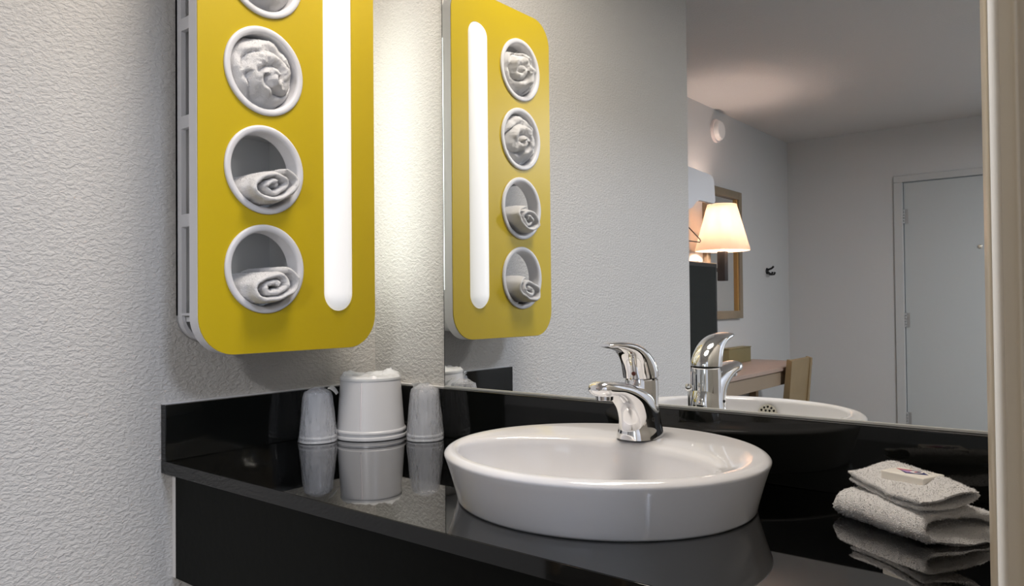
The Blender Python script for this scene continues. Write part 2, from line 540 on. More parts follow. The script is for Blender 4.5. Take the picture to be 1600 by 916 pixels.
# ------------------------------------------------------------------ sink
sk = empty('vessel_sink', (SX, SY, 0.0), 'white porcelain oval vessel sink standing on the black counter', 'sink')
IX, IY, IA, IB = SX, SY - 0.052, 0.172, 0.120
def ell(cx, cy, a, b, z, n=96):
    return [(cx + a * math.cos(2 * PI * i / n), cy + b * math.sin(2 * PI * i / n), z) for i in range(n)]
rings = []
rings.append(ell(SX, SY, SA - 0.030, SB - 0.030, 0.0))
rings.append(ell(SX, SY, SA - 0.0185, SB - 0.0185, 0.0005))
rings.append(ell(SX, SY, SA - 0.0172, SB - 0.0172, 0.003))
for k in range(1, 9):
    t = k / 8
    off = 0.0170 * (1 - t) ** 0.9
    rings.append(ell(SX, SY, SA - off - 0.0006, SB - off - 0.0006, 0.003 + t * 0.055))
for a in range(1, 9):                       # rounded lip
    t = PI * a / 9
    rr = 0.006
    rings.append(ell(SX, SY, SA - rr + rr * math.cos(t * 0.9), SB - rr + rr * math.cos(t * 0.9), 0.058 + rr * 1.35 * math.sin(t * 0.62)))
def mixell(t, z):
    cx, cy = SX, SY + (IY - SY) * t
    a = (SA - 0.012) + (IA - SA + 0.012) * t
    b = (SB - 0.012) + (IB - SB + 0.012) * t
    return ell(cx, cy, a, b, z)
for t, z in ((0.15, 0.0665), (0.4, 0.0655), (0.7, 0.0640), (0.88, 0.0625), (0.96, 0.0605), (1.0, 0.0570)):
    rings.append(mixell(t, z))
for k in range(1, 13):                      # the bowl
    t = k / 12
    f = math.cos(t * PI / 2 * 0.92)
    rings.append(ell(IX, IY, IA * (0.12 + 0.88 * f ** 0.75), IB * (0.16 + 0.84 * f ** 0.75), 0.0570 - 0.098 * math.sin(t * PI / 2) ** 1.25))
loft('basin', rings, M_PORC, sk, True, True, 75)
lathe('drain', (IX, IY, -0.043), [(0.024, 0.0), (0.024, 0.004), (0.020, 0.0055), (0.004, 0.0055)], M_CHROME, sk, 32)
# overflow grate on the front inner wall, facing the mirror
def bowl_front(t):
    f = math.cos(t * PI / 2 * 0.92)
    return Vector((SX - 0.004, IY - IB * (0.16 + 0.84 * f ** 0.75), 0.0570 - 0.098 * math.sin(t * PI / 2) ** 1.25))
tt = min((i / 400 for i in range(20, 300)), key=lambda t: abs(bowl_front(t).z - 0.036))
oc = bowl_front(tt)
tg = (bowl_front(tt + 0.09) - bowl_front(tt - 0.09)).normalized()
on = Vector((0.0, -tg.z, tg.y))
oc = oc + on * 0.0015
ox = Vector((1, 0, 0)); oy = on.cross(ox)
holes = [circ(0, 0, 0.0026, 12)] + [circ(0.0075 * math.cos(a), 0.0075 * math.sin(a), 0.0024, 12) for a in [i * PI / 3 for i in range(6)]] + \
        [circ(0.0138 * math.cos(a), 0.0138 * math.sin(a), 0.0024, 12) for a in [i * PI / 6 for i in range(12)]]
gr = plate('overflow_grate', [circ(0, 0, 0.0185, 40)] + holes, 0.003, lambda u, v, w_: oc + ox * u + oy * v + on * (w_ + 0.003), mat('grate_steel', (0.62, 0.60, 0.52), 0.3, metal=0.4), sk)
plate('grate_backing', [circ(0, 0, 0.0175, 32)], 0.001, lambda u, v, w_: oc + ox * u + oy * v + on * (w_ + 0.0005), M_DARK, gr)

# ------------------------------------------------------------------ faucet
FX, FYc = 0.702, -0.106
fa = empty('faucet', (FX, FYc, SH), 'chrome single lever faucet at the back rim of the white sink', 'faucet')
def fb_rings(lst, n=36, pw=2.0):
    out = []
    for F, B, wd in lst:
        F, B = Vector((FX, *F)), Vector((FX, *B))
        c, ax = (F + B) / 2, (B - F) / 2
        ring = []
        for i in range(n):
            a = 2 * PI * i / n
            ca, sa = math.cos(a), math.sin(a)
            ca = math.copysign(abs(ca) ** (2 / pw), ca); sa = math.copysign(abs(sa) ** (2 / pw), sa)
            ring.append(c + ax * ca + Vector((wd * sa, 0, 0)))
        out.append(ring)
    return out
def dense(lst, k=4):
    """Catmull-Rom refinement of the section list"""
    A = [(*f, *b, w_) for f, b, w_ in lst]
    out = []
    for i in range(len(A) - 1):
        p0, p1, p2, p3 = A[max(i - 1, 0)], A[i], A[i + 1], A[min(i + 2, len(A) - 1)]
        for j in range(k):
            t = j / k
            q = [0.5 * (2 * b + (c - a) * t + (2 * a - 5 * b + 4 * c - d_) * t * t + (-a + 3 * b - 3 * c + d_) * t ** 3) for a, b, c, d_ in zip(p0, p1, p2, p3)]
            out.append((q[:2], q[2:4], q[4]))
    q = A[-1]
    out.append((q[:2], q[2:4], q[4]))
    return out
sp = [((-.148, .0640), (-.074, .0640), .0300), ((-.1475, .071), (-.0745, .072), .0288), ((-.147, .080), (-.076, .083), .0262), ((-.149, .093), (-.079, .100), .0245),
      ((-.157, .107), (-.092, .123), .0235), ((-.171, .119), (-.126, .136), .0222), ((-.190, .127), (-.163, .1445), .0205),
      ((-.206, .1285), (-.193, .1495), .0195), ((-.2155, .1305), (-.209, .1505), .0180), ((-.2215, .1345), (-.218, .1495), .0150), ((-.2245, .139), (-.223, .146), .009)]
loft('spout', fb_rings(dense(sp), 40, 2.3), M_CHROME, fa)
lathe('body', (FX, FYc, 0), [(0.0245, 0.068), (0.0236, 0.08), (0.0234, 0.135), (0.0230, 0.1440), (0.0215, 0.1455)], M_CHROME, fa, 40)
lathe('gasket', (FX, FYc, 0), [(0.0212, 0.145), (0.0212, 0.1488)], M_GAP, fa, 32)
hd = [((-.1330, .1465), (-.0820, .1490), .0238), ((-.1345, .152), (-.0830, .156), .0240), ((-.1370, .161), (-.089, .167), .0235), ((-.1405, .170), (-.102, .180), .0222), ((-.147, .178), (-.121, .191), .0208),
      ((-.159, .1845), (-.145, .1980), .0192), ((-.177, .189), (-.170, .2005), .0172), ((-.192, .1920), (-.189, .2000), .0140), ((-.2005, .1945), (-.2005, .1980), .008)]
hdl = loft('handle', fb_rings(dense(hd), 40, 2.2), M_CHROME, fa)
lathe('hot_cold_dot', (FX + 0.004, -0.1352, 0.1545), [(0.0032, 0.0035), (0.0032, 0.0), (0.002, -0.0008)], mat('indicator_red', (0.18, 0.04, 0.02), 0.3), hdl, 16, 'Y')
lathe('aerator', (FX, -0.2035, 0.1245), [(0.0095, 0.0), (0.0115, 0.0008), (0.0122, 0.009)], M_CHROME, fa, 28)
lathe('aerator_mesh', (FX, -0.2035, 0.1239), [(0.0085, 0.0), (0.0085, 0.0012)], M_DARK, fa, 24)
lathe('set_screw', (FX + 0.0249, -0.118, 0.091), [(0.0024, -0.003), (0.0024, 0.0012), (0.0016, 0.0014)], M_DARK, fa, 14, 'X')
tube('lift_rod', [(FX - 0.012, -0.068, 0.066), (FX - 0.012, -0.068, 0.112)], 0.0022, M_CHROME, fa)
lathe('lift_knob', (FX - 0.012, -0.068, 0.110), [(0.003, 0.0), (0.006, 0.003), (0.0065, 0.008), (0.004, 0.012)], M_CHROME, fa, 20)

# ------------------------------------------------------------------ towel cabinet
PX0, PX1 = 0.110, 0.135
CY0, CY1, CZ0, CZ1 = -0.458, -0.1064, 0.1752, 0.945
CYC, CR = -0.3411, 0.0733
CZ = [0.8044 - 0.1636 * k for k in range(4)]
LY0, LY1, LZ0, LZ1 = -0.2235, -0.1600, 0.243, 0.877
BY0, BY1, BZ0, BZ1 = -0.424, -0.126, 0.193, 0.926
cb = empty('towel_cabinet', (0.0, (CY0 + CY1) / 2, CZ0), 'yellow wall cabinet with round towel holes and a vertical light tube', 'cabinet')
def pan(u, v, w_): return (w_, u, v)
outl = rrect(CY0, CZ0, CY1, CZ1, 0.062, 12)
hol = [circ(CYC, z, CR - 0.004, 64) for z in CZ]
cap = rrect(LY0, LZ0, LY1, LZ1, (LY1 - LY0) / 2 - 1e-4, 12)
plate('panel_core', [outl] + hol + [cap], PX1 - PX0 - 0.002, lambda u, v, w_: (w_ + (PX0 + PX1) / 2 - 0.001, u, v), M_WHITE, cb)
yo = rrect(CY0 + 0.0008, CZ0 + 0.0008, CY1 - 0.0008, CZ1 - 0.0008, 0.0612, 12)
plate('yellow_front', [yo] + hol + [cap], 0.002, lambda u, v, w_: (w_ + PX1 - 0.001, u, v), M_YEL, cb)
# body: back plate, lattice side towards the camera, lit side towards the mirror, top, bottom
plate('back_plate', [rrect(BY0, BZ0, BY1, BZ1, 0.045, 8)], 0.006, lambda u, v, w_: (w_ + 0.004, u, v), M_INNER, cb)
SWX0, SWX1 = 0.020, 0.106
BR = 0.045
def side_loop(z0, z1, x0=SWX0, x1=SWX1): return [(x0, z0), (x1, z0), (x1, z1), (x0, z1)]
wins = [side_loop(z - 0.0715, z + 0.0715) for z in CZ]
plate('lattice_side', [[(0.001, BZ0 + BR), (PX0, BZ0 + BR), (PX0, BZ1 - BR), (0.001, BZ1 - BR)]] + wins, 0.008,
      lambda u, v, w_: (u, BY0 + 0.004 + w_, v), M_WHITE, cb)
plate('lit_side', [[(0.001, BZ0 + BR), (PX0, BZ0 + BR), (PX0, BZ1 - BR), (0.001, BZ1 - BR)], [(0.04, 0.285), (0.103, 0.285), (0.103, 0.835), (0.04, 0.835)]], 0.006,
      lambda u, v, w_: (u, BY1 - 0.003 + w_, v), M_WHITE, cb)
box('side_light', (0.04, BY1 - 0.007, 0.285), (0.103, BY1 - 0.003, 0.835), M_SLOT, cb)
# rounded bottom and top skins with a corner window strip at the camera side
def skin(name, zc, sgn, mtl):
    bm = bmesh.new()
    def strip(x0, x1, arc):
        outer, inner = [], []
        for y, z, ny, nz in arc:
            outer.append((y, z)); inner.append((y - ny * 0.006, z - nz * 0.006))
        r = []
        for (a, b), (c, d_) in zip(outer, inner):
            r.append([(x0, a, b), (x1, a, b), (x1, c, d_), (x0, c, d_)])
        rings_bm(bm, r)
    def arcpts(cy, a0, a1, n=8):
        o = []
        for i in range(n + 1):
            a = a0 + (a1 - a0) * i / n
            o.append((cy + BR * math.cos(a), zc + sgn * -BR * abs(math.sin(a)) if True else 0, math.cos(a), -sgn * abs(math.sin(a))))
        return o
    left = arcpts(BY0 + BR, PI, PI * 1.5)
    right = arcpts(BY1 - BR, PI * 1.5, PI * 2)
    # camera-side corner: only the front and back rails, open between
    strip(0.001, SWX0, left); strip(0.1065, PX0, left)
    strip(0.001, PX0, [left[-1]] + right)
    return link(name, bm_mesh(bm, name, 35), mtl, cb, True)
skin('bottom_skin', BZ0 + BR, 1, M_WHITE)
skin('top_skin', BZ1 - BR, -1, M_WHITE)
for z in [CZ[0] + 0.0815] + [z - 0.0818 for z in CZ]:
    box('shelf', (0.007, BY0 + 0.008, z - 0.004), (PX0, -0.250, z + 0.004), M_INNER, cb)
box('divider', (0.007, -0.250, BZ0 + 0.007), (PX0, -0.244, BZ1 - 0.007), M_INNER, cb)
for z in CZ:
    lathe('towel_ring', (0, CYC, z), [(0.0685, 0.108), (0.0690, 0.130), (0.0690, 0.1352), (CR, 0.1352), (CR, 0.1372), (0.0722, 0.1388), (0.0690, 0.1394), (0.0645, 0.1388), (0.0622, 0.1370), (0.0615, 0.134), (0.0612, 0.108), (0.0685, 0.108)],
          M_WHITE, cb, 72, 'X', False, False, angle=50)
# bulging light tube
rings = []
cy, hw = (LY0 + LY1) / 2, (LY1 - LY0) / 2 - 0.0008
for k in range(9):
    t = k / 8
    a = t * PI / 2
    ww = max(hw * math.cos(a), 0.002)
    lp = rrect(cy - ww, LZ0 + (hw - ww) + 0.0008, cy + ww, LZ1 - (hw - ww) - 0.0008, ww * 0.999, 10)
    x = 0.131 + 0.016 * math.sin(a)
    rings.append([(x, u, v) for u, v in lp])
rings.insert(0, [(0.118, q[1], q[2]) for q in rings[0]])
loft('light_tube', rings, M_TUBE, cb, False, True, 80)

# ------------------------------------------------------------------ towels in the cabinet
def nz3(x, y, z): return noise.noise(Vector((x, y, z)))
def rolled_towel(zc, seed, a_w, a_h, label, tilt):
    """flattened spiral of terry, axis along x, its end looking out of the ring"""
    rnd = random.Random(seed)
    turns = 2.15
    N = 150
    thick = 0.0118
    center = []
    for i in range(N + 1):
        s = i / N
        ang = s * turns * 2 * PI
        f = 0.10 + 0.90 * s
        y = (a_w - thick * .55) * f * math.cos(ang) + (1 - f) * 0.004
        z = (a_h - thick * .55) * f * math.sin(ang)
        k = 0.0014 * math.sin(ang * 3 + seed)
        center.append(Vector((0, y + k, z + k * 0.7)))
    xs = [0.022, 0.03, 0.06, 0.09, 0.115, 0.130, 0.140, 0.147, 0.1505]
    bm = bmesh.new()
    nsec = 12
    rot = Matrix.Rotation(tilt, 3, 'X')
    # sweep a rounded strip section (x by thickness) along the spiral
    rings = []
    front = 0.167 + 0.002 * rnd.random()
    back = 0.02
    prof = []
    hx = (front - back) / 2
    for i in range(nsec * 2):
        a = 2 * PI * i / (nsec * 2)
        ca, sa = math.cos(a), math.sin(a)
        px = math.copysign(abs(ca) ** 0.35, ca)
        py = math.copysign(abs(sa) ** 0.8, sa)
        prof.append((px, py))
    for i, p in enumerate(center):
        t = (center[min(i + 1, N)] - center[max(i - 1, 0)]).normalized()
        nr = Vector((0, -t.z, t.y))
        s = i / N
        th = thick * (0.5 + 0.05 * math.sin(i * 0.9 + seed))
        if i == N: th *= 0.4
        if i == 0: th *= 0.4
        ring = []
        for px, py in prof:
            fx = (front + back) / 2 + hx * px * (1 - 0.03 * abs(math.sin(i * 0.21 + seed)))
            # bulge of the end: the core recedes a little
            if px > 0: fx -= 0.010 * (1 - s) * (0.6 + 0.4 * math.sin(seed + i * .1))
            q = p + nr * (py * th)
            q = rot @ Vector((fx, q.y, q.z))
            d_ = 0.0016 * nz3(q.x * 60 + seed, q.y * 60, q.z * 60)
            q = q + nr * d_
            ring.append(q)
        rings.append(ring)
    c = Vector((0, CYC - 0.001, zc))
    rings = [[q + c for q in r] for r in rings]
    rings_bm(bm, rings)
    me = bm_mesh(bm, 'rolled_towel', 60)
    o = link('rolled_towel', me, M_TERRY, None, True)
    add_fuzz(o, 9000, 0.0017, seed)
    return tag(o, label, 'towel', 'rolled towels in the cabinet rings')
rolled_towel(CZ[2] - 0.0275, 3, 0.0550, 0.0335, 'white rolled towel in the upper of the two half-empty cabinet holes', math.radians(15))
rolled_towel(CZ[3] - 0.0280, 11, 0.0560, 0.0330, 'white rolled towel in the lowest round hole of the yellow cabinet', math.radians(12))

def stuffed_towel(zc, seed, fill, label):
    """terry bundle stuffed into a ring: domed front with deep folds"""
    bm = bmesh.new()
    nr, na = 40, 96
    R_ = 0.0606
    fr = Vector((0.35, 0.1))
    rings = []
    for i in range(nr + 1):
        t = i / nr
        ring = []
        for k in range(na):
            a = 2 * PI * k / na
            rr = R_ * math.sin(min(t * 1.25, 1.0) * PI / 2) if t < 0.8 else R_
            y, z = rr * math.cos(a), rr * math.sin(a)
            if z > fill: z = fill + (z - fill) * 0.25 + 0.002 * math.sin(y * 90 + seed)
            dome = 0.034 * (1 - (rr / R_) ** 3.0)
            # long folds: warped ridges spiralling round an off-centre point
            u, v = y - 0.012, z + 0.008
            rad = math.hypot(u, v); an = math.atan2(v, u)
            wv = rad * 240 - 1.35 * an + 2.2 * nz3(y * 22 + seed, z * 22, 0.3)
            fold = abs(math.sin(wv * 0.5 + seed))
            fold = fold ** 0.55
            d_ = 0.018 * (fold - 0.6) + 0.011 * nz3(y * 50, z * 50, seed) + 0.0030 * nz3(y * 170, z * 170, seed)
            edge = max(0.0, 1 - (rr / R_) ** 6)
            x = 0.117 + dome + d_ * (0.25 + 0.75 * edge)
            if t >= 0.8:
                x = 0.117 - (t - 0.8) / 0.2 * 0.090
            ring.append((x, CYC + y, zc + z))
        rings.append(ring)
    rings[0] = [(rings[1][0][0], CYC + 0.0004 * math.cos(2 * PI * k / na), zc + 0.0004 * math.sin(2 * PI * k / na)) for k in range(na)]
    ax = sum(p[0] for p in rings[1]) / na
    rings[0] = [(ax, p[1], p[2]) for p in rings[0]]
    rings_bm(bm, rings)
    o = link('stuffed_towel', bm_mesh(bm, 'stuffed_towel', 80), M_TERRY, None, True)
    add_fuzz(o, 7000, 0.0016, int(seed))
    return tag(o, label, 'towel', 'towels stuffed into the upper cabinet rings')
stuffed_towel(CZ[0], 2.3, 0.034, 'white towel bundle in the top round hole, partly cut by the picture edge')
stuffed_towel(CZ[1], 5.1, 0.053, 'white towel bundle filling the second round hole from the top')

# ------------------------------------------------------------------ ice bucket, cups
bx, by = 0.099, -0.0885
ib = empty('ice_bucket', (bx, by, 0.0), 'white plastic ice bucket upside down between two wrapped cups', 'bucket')
lathe('bucket_body', (bx, by, 0), [(0.0660, 0.001), (0.0650, 0.018), (0.0640, 0.022), (0.0575, 0.109), (0.0568, 0.1125), (0.0545, 0.1145), (0.010, 0.1145)], M_BUCKET, ib, 72)
lathe('bucket_rim', (bx, by, 0), [(0.0655, 0.0), (0.0685, 0.001), (0.0690, 0.0035), (0.0682, 0.0065), (0.0662, 0.0078)], M_BUCKET, ib, 72, 'Z', False, False)
lathe('rim_band', (bx, by, 0), [(0.0652, 0.0115), (0.0676, 0.0125), (0.0678, 0.0150), (0.0668, 0.0172), (0.0645, 0.0185)], M_BUCKET, ib, 72, 'Z', False, False)
# moulding seam facing the camera
sd = (Vector((CAMP.x - bx, CAMP.y - by)).normalized())
sa = math.atan2(sd.y, sd.x) - 0.30
tube('seam', [(bx + r * math.cos(sa), by + r * math.sin(sa), z) for r, z in ((0.0642, 0.022), (0.0608, 0.066), (0.0577, 0.107))], 0.0011, M_PWHITE, ib, 8)
# crumpled liner bag over the bucket's base
bm = bmesh.new()
rings = []
for i in range(15):
    t = i / 14
    ring = []
    for k in range(72):
        a = 2 * PI * k / 72
        r = 0.0595 * (1 - t) + 0.002
        z = 0.1152
        if i == 0:
            r, z = 0.0584, 0.1105
        elif i == 1:
            r, z = 0.0582, 0.1145
        else:
            z += 0.0065 * abs(nz3(r * 60 * math.cos(a), r * 60 * math.sin(a), 4.2)) + 0.002
            # two pulled-up peaks of film
            px, py = r * math.cos(a), r * math.sin(a)
            for qx, qy, h, s_ in ((0.030, 0.022, 0.017, 0.012), (-0.040, -0.022, 0.010, 0.010), (-0.005, 0.03, 0.007, 0.02)):
                z += h * max(0.0, 1 - math.hypot((px - qx) / s_, (py - qy) / s_ * 0.7) / 1.5) * (0.8 + 0.4 * nz3(px * 150, py * 150, 1))
        ring.append((bx + r * math.cos(a), by + r * math.sin(a), z))
    rings.append(ring)
rings_bm(bm, rings, False, True)
link('liner_bag', bm_mesh(bm, 'liner_bag', 35), M_BAG, ib, True)

def wrapped_cup(cx, cy, h, seed, flap, label):
    t = empty('plastic_cup', (cx, cy, 0.0), label, 'cup', 'wrapped cups on the counter')
    for k, dz in enumerate((0.0, 0.0075)):
        s = 1 - 0.015 * k
        lathe('cup_wall', (cx, cy, dz), [(0.0318 * s, 0.001), (0.0312 * s, 0.004), (0.0250 * s, h - 0.010 - dz), (0.0240 * s, h - 0.007 - dz), (0.004, h - 0.007 - dz)], M_CUP, t, 48, 'Z', False, True)
        lathe('cup_rim', (cx, cy, dz), [(0.0315 * s, 0.0), (0.0336 * s, 0.001), (0.0340 * s, 0.0025), (0.0334 * s, 0.0042), (0.0314 * s, 0.0048)], M_RIM, t, 48, 'Z', False, False)
    # loose film wrapper
    rings = []
    for i in range(13):
        f = i / 12
        ring = []
        for k in range(64):
            a = 2 * PI * k / 64
            r = 0.0352 + (0.0268 - 0.0352) * min(f * 1.1, 1.0)
            z = 0.0012 + f * (h - 0.002)
            if i >= 11: r *= 0.93
            if i == 12: r *= 0.35; z += 0.002
            wv = 0.0020 * nz3(math.cos(a) * 3.5 + seed, math.sin(a) * 3.5, z * 14) + 0.0013 * nz3(math.cos(a) * 9, math.sin(a) * 9 + seed, z * 60)
            ring.append((cx + (r + wv) * math.cos(a), cy + (r + wv) * math.sin(a), z))
        rings.append(ring)
    loft('wrapper', rings, M_WRAP, t, False, True, 45)
    # sealed flap at the top of the bag
    bm = bmesh.new()
    dx, dy = math.cos(flap), math.sin(flap)
    n = 12
    rws = []
    for i in range(5):
        row = []
        for k in range(n + 1):
            s = k / n * 2 - 1
            wd = 0.024 * (1 - 0.45 * i / 4)
            out = 0.022 + i * 0.0036
            z = h + 0.001 - i * i * 0.0008 + 0.0012 * math.sin(s * 9 + seed)
            row.append((cx + dx * out - dy * s * wd, cy + dy * out + dx * s * wd, z))
        rws.append(row)
    vs = [[bm.verts.new(q) for q in r] for r in rws]
    for a_, b_ in zip(vs[:-1], vs[1:]):
        for k in range(n):
            bm.faces.new((a_[k], a_[k + 1], b_[k + 1], b_[k]))
    bmesh.ops.solidify(bm, geom=bm.faces[:], thickness=0.0006)
    link('wrapper_flap', bm_mesh(bm, 'wrapper_flap', 35), M_BAG, t, True)
wrapped_cup(0.065, -0.187, 0.100, 1.0, 0.75, 'film-wrapped clear plastic cup left of the white ice bucket')
wrapped_cup(0.212, -0.0535, 0.1035, 5.0, 2.6, 'film-wrapped clear plastic cup right of the ice bucket beside the mirror edge')

# ------------------------------------------------------------------ folded towels and soap on the counter
def cloth_strip(name, path, th, B, U, V, length, wfun, material, label=None, cat=None, amp=0.0012, seed=0.0, nl=26, fuzz=14000):
    """path: centre line (v,z) of the folded cloth; swept along U for length; rounded edges"""
    P = [Vector((0, *q)) for q in path]
    # resample
    pts = []
    for i in range(len(P) - 1):
        p0, p1, p2, p3 = P[max(i - 1, 0)], P[i], P[i + 1], P[min(i + 2, len(P) - 1)]
        for j in range(6):
            t = j / 6
            pts.append(0.5 * (2 * p1 + (p2 - p0) * t + (2 * p0 - 5 * p1 + 4 * p2 - p3) * t * t + (-p0 + 3 * p1 - 3 * p2 + p3) * t ** 3))
    pts.append(P[-1])
    loop = []
    n = len(pts)
    up_, dn = [], []
    for i, q in enumerate(pts):
        t = (pts[min(i + 1, n - 1)] - pts[max(i - 1, 0)]).normalized()
        nr = Vector((0, -t.z, t.y))
        hh = th / 2 * (0.55 if i in (0, n - 1) else 1.0)
        up_.append(q + nr * hh); dn.append(q - nr * hh)
    loop = up_ + list(reversed(dn))
    rings = []
    for i in range(nl + 1):
        s = i / nl
        sh = 1.0
        ring = []
        e = min(s, 1 - s) * length
        for k, q in enumerate(loop):
            c = pts[k] if k < n else pts[2 * n - 1 - k]
            f = min(1.0, 0.35 + e / 0.006) if e < 0.004 else 1.0
            qq = c + (q - c) * f
            off, dz = wfun(s, qq.y, qq.z)
            d_ = amp * nz3(s * length * 130 + seed, qq.y * 130, qq.z * 130) + amp * 1.5 * nz3(s * length * 30 + seed, qq.y * 30, qq.z * 30)
            wob = 0.0025 * nz3(seed, qq.y * 40, qq.z * 60)
            pos = B + U * (s * length + wob * (1 if s > .5 else -1) * abs(2 * s - 1) + off) + V * (qq.y + d_) + Vector((0, 0, max(qq.z + dz + d_, 0.0004)))
            ring.append(pos)
        rings.append(ring)
    bm = bmesh.new()
    vs = rings_bm(bm, rings, False, False)
    for r in (vs[0], vs[-1]):
        for k in range(n - 1):
            bm.faces.new((r[k], r[k + 1], r[2 * n - 2 - k], r[2 * n - 1 - k]))
    o = link(name, bm_mesh(bm, name, 60), material, None, True)
    add_fuzz(o, int(fuzz), 0.0017, int(seed))
    return tag(o, label, cat)

U = Vector((0.854, -0.52, 0.0)); V = Vector((0.52, 0.854, 0.0))
B0 = Vector((0.964, -0.1215, 0.0))
# hand towel: fold edge at the camera-left side, open layers to the right; thick and loose
path = [(0.110, 0.0056), (0.080, 0.0054), (0.045, 0.0054), (0.014, 0.0056), (0.0045, 0.0085), (0.0020, 0.0150), (0.006, 0.0225), (0.018, 0.0265), (0.040, 0.0275), (0.065, 0.0270), (0.085, 0.0240), (0.100, 0.0185), (0.108, 0.0160)]
cloth_strip('folded_towel', path, 0.0095, B0, U, V, 0.124, lambda s, v, z: (0.022 * s * max(0.0, 1 - z / 0.02) * min(1.0, v / 0.04), 0.0015 * math.sin(s * PI) * (z / 0.03)), M_TERRY2,
            'folded white terry towel lying on the counter under the washcloth', 'towel', 0.0012, 2.0)
# washcloth on top: two layers, both edges at the camera-left side, rounded loop at the far side
U2 = Vector((0.75, -0.66, 0.0)).normalized(); V2 = Vector((0.66, 0.75, 0.0)).normalized()
B1 = Vector((0.974, -0.101, 0.0))
zz = 0.0355
path2 = [(0.002, zz + 0.0022), (0.018, zz + 0.0018), (0.036, zz + 0.0022), (0.052, zz + 0.0050), (0.062, zz + 0.0085), (0.0665, zz + 0.0125), (0.064, zz + 0.0165), (0.056, zz + 0.0180), (0.042, zz + 0.0160), (0.024, zz + 0.0115), (0.010, zz + 0.0088), (0.000, zz + 0.0085)]
cloth_strip('washcloth', path2, 0.0050, B1, U2, V2, 0.127, lambda s, v, z: (0.0, 0.0045 * (1 - s) * (1 if z > zz + 0.006 else 0.6) - 0.0035 * math.sin(s * PI) * max(0, 1 - v / 0.05)), M_TERRY2,
            'small folded white washcloth under the soap bar', 'washcloth', 0.0008, 7.0, fuzz=9000)

so = empty('soap_bar', (1.045, -0.1075, zz + 0.015), 'small wrapped soap bar with a blue and red mark on the washcloth', 'soap')
sc = Vector((1.0455, -0.108, zz + 0.0130))
sux = Vector((0.92, -0.385, 0)).normalized(); svx = Vector((0.385, 0.92, 0)).normalized()
SLX, SLY, SLZ = 0.026, 0.0185, 0.0105
bm = bmesh.new()
box_bm(bm, (-SLX, -SLY, 0), (SLX, SLY, SLZ), 0.0014, 2)
for v in bm.verts: v.co = sc + sux * v.co.x + svx * v.co.y + Vector((0, 0, v.co.z))
link('soap_wrapper', bm_mesh(bm, 'soap_wrapper', 25), M_SOAPW, so, False)
def mark(name, pts, dz, m_):
    plate(name, [pts], 0.0002, lambda u, v, w_: sc + sux * u + svx * v + Vector((0, 0, SLZ + 0.0001 + dz + w_)), m_, so)
mark('printed_mark', [(-0.018, 0.002), (0.002, 0.0125), (0.019, 0.000), (-0.001, -0.0105)], 0.0000, M_NAVY)
mark('printed_mark', [(-0.0215, 0.003), (-0.008, 0.006), (0.004, 0.004), (0.003, -0.005), (-0.008, -0.004)], 0.0002, M_RED)
mark('printed_mark', [(-0.014, -0.001), (-0.002, 0.002), (0.005, -0.003), (-0.001, -0.008)], 0.0004, M_LILAC)
plate('printed_mark', [circ(0.0045, 0.001, 0.0066, 28), circ(0.0054, 0.0014, 0.0038, 28)], 0.0002, lambda u, v, w_: sc + sux * u + svx * v + Vector((0, 0, SLZ + 0.0007 + w_)), M_PWHITE, so)

# ------------------------------------------------------------------ the bedroom seen in the mirror
# television on the side wall
tv = empty('television', (-0.5, -2.36, -0.08), 'black flat television on the bedroom wall, seen in the mirror beside the lamp', 'television')
box('tv_case', (-0.535, -2.845, -0.10), (-0.487, -1.85, 0.466), M_TV, tv, 0.006)
box('tv_screen', (-0.4885, -2.822, -0.075), (-0.4855, -1.873, 0.443), M_SCREEN, tv)
boxes('wall_mount', [((BX + 0.001, -2.45, 0.05), (-0.534, -2.25, 0.30))], M_BLKMETAL, tv)

# wall lamp with a cone shade
lx, ly = -0.555, -3.075
lp = empty('wall_lamp', (BX, ly, 0.46), 'lit wall lamp with cream cone shade and black bracket, seen in the mirror', 'lamp')
lathe('lamp_shade', (lx, ly, 0), [(0.153, 0.548), (0.1535, 0.556), (0.082, 0.815), (0.0805, 0.815), (0.152, 0.556), (0.1515, 0.548), (0.153, 0.548)], M_SHADE, lp, 48, 'Z', False, False, angle=60)
box('bracket', (lx - 0.024, ly - 0.024, 0.375), (lx + 0.024, ly + 0.024, 0.545), M_BLKMETAL, lp, 0.004)
tube('arm', [(lx - 0.02, ly, 0.44), (BX + 0.018, ly, 0.44)], 0.012, M_BLKMETAL, lp)
lathe('wall_plate', (BX, ly, 0.44), [(0.055, 0.0005), (0.055, 0.012), (0.045, 0.018)], M_BLKMETAL, lp, 32, 'X')
lathe('bulb', (lx, ly, 0.545), [(0.012, 0.0), (0.014, 0.03), (0.028, 0.075), (0.026, 0.10), (0.012, 0.118)], mat('bulb_glow', (0.9, 0.9, 0.8), 0.3, emit=((1.0, 0.72, 0.45), 4.0)), lp, 24)
tube('shade_ring', [(lx + 0.08 * math.cos(a), ly + 0.08 * math.sin(a), 0.80) for a in [i * PI / 12 for i in range(25)]], 0.002, M_BLKMETAL, lp, 6)
pl_ = bpy.data.lights.new('lamp_light', 'POINT')
pl_.energy = E_LAMP
pl_.color = (1.0, 0.75, 0.64)
pl_.shadow_soft_size = 0.035
plo = bpy.data.objects.new('lamp_light', pl_)
COL.objects.link(plo)
plo.parent = lp
plo.location = (lx - BX, 0, 0.70 - 0.46)

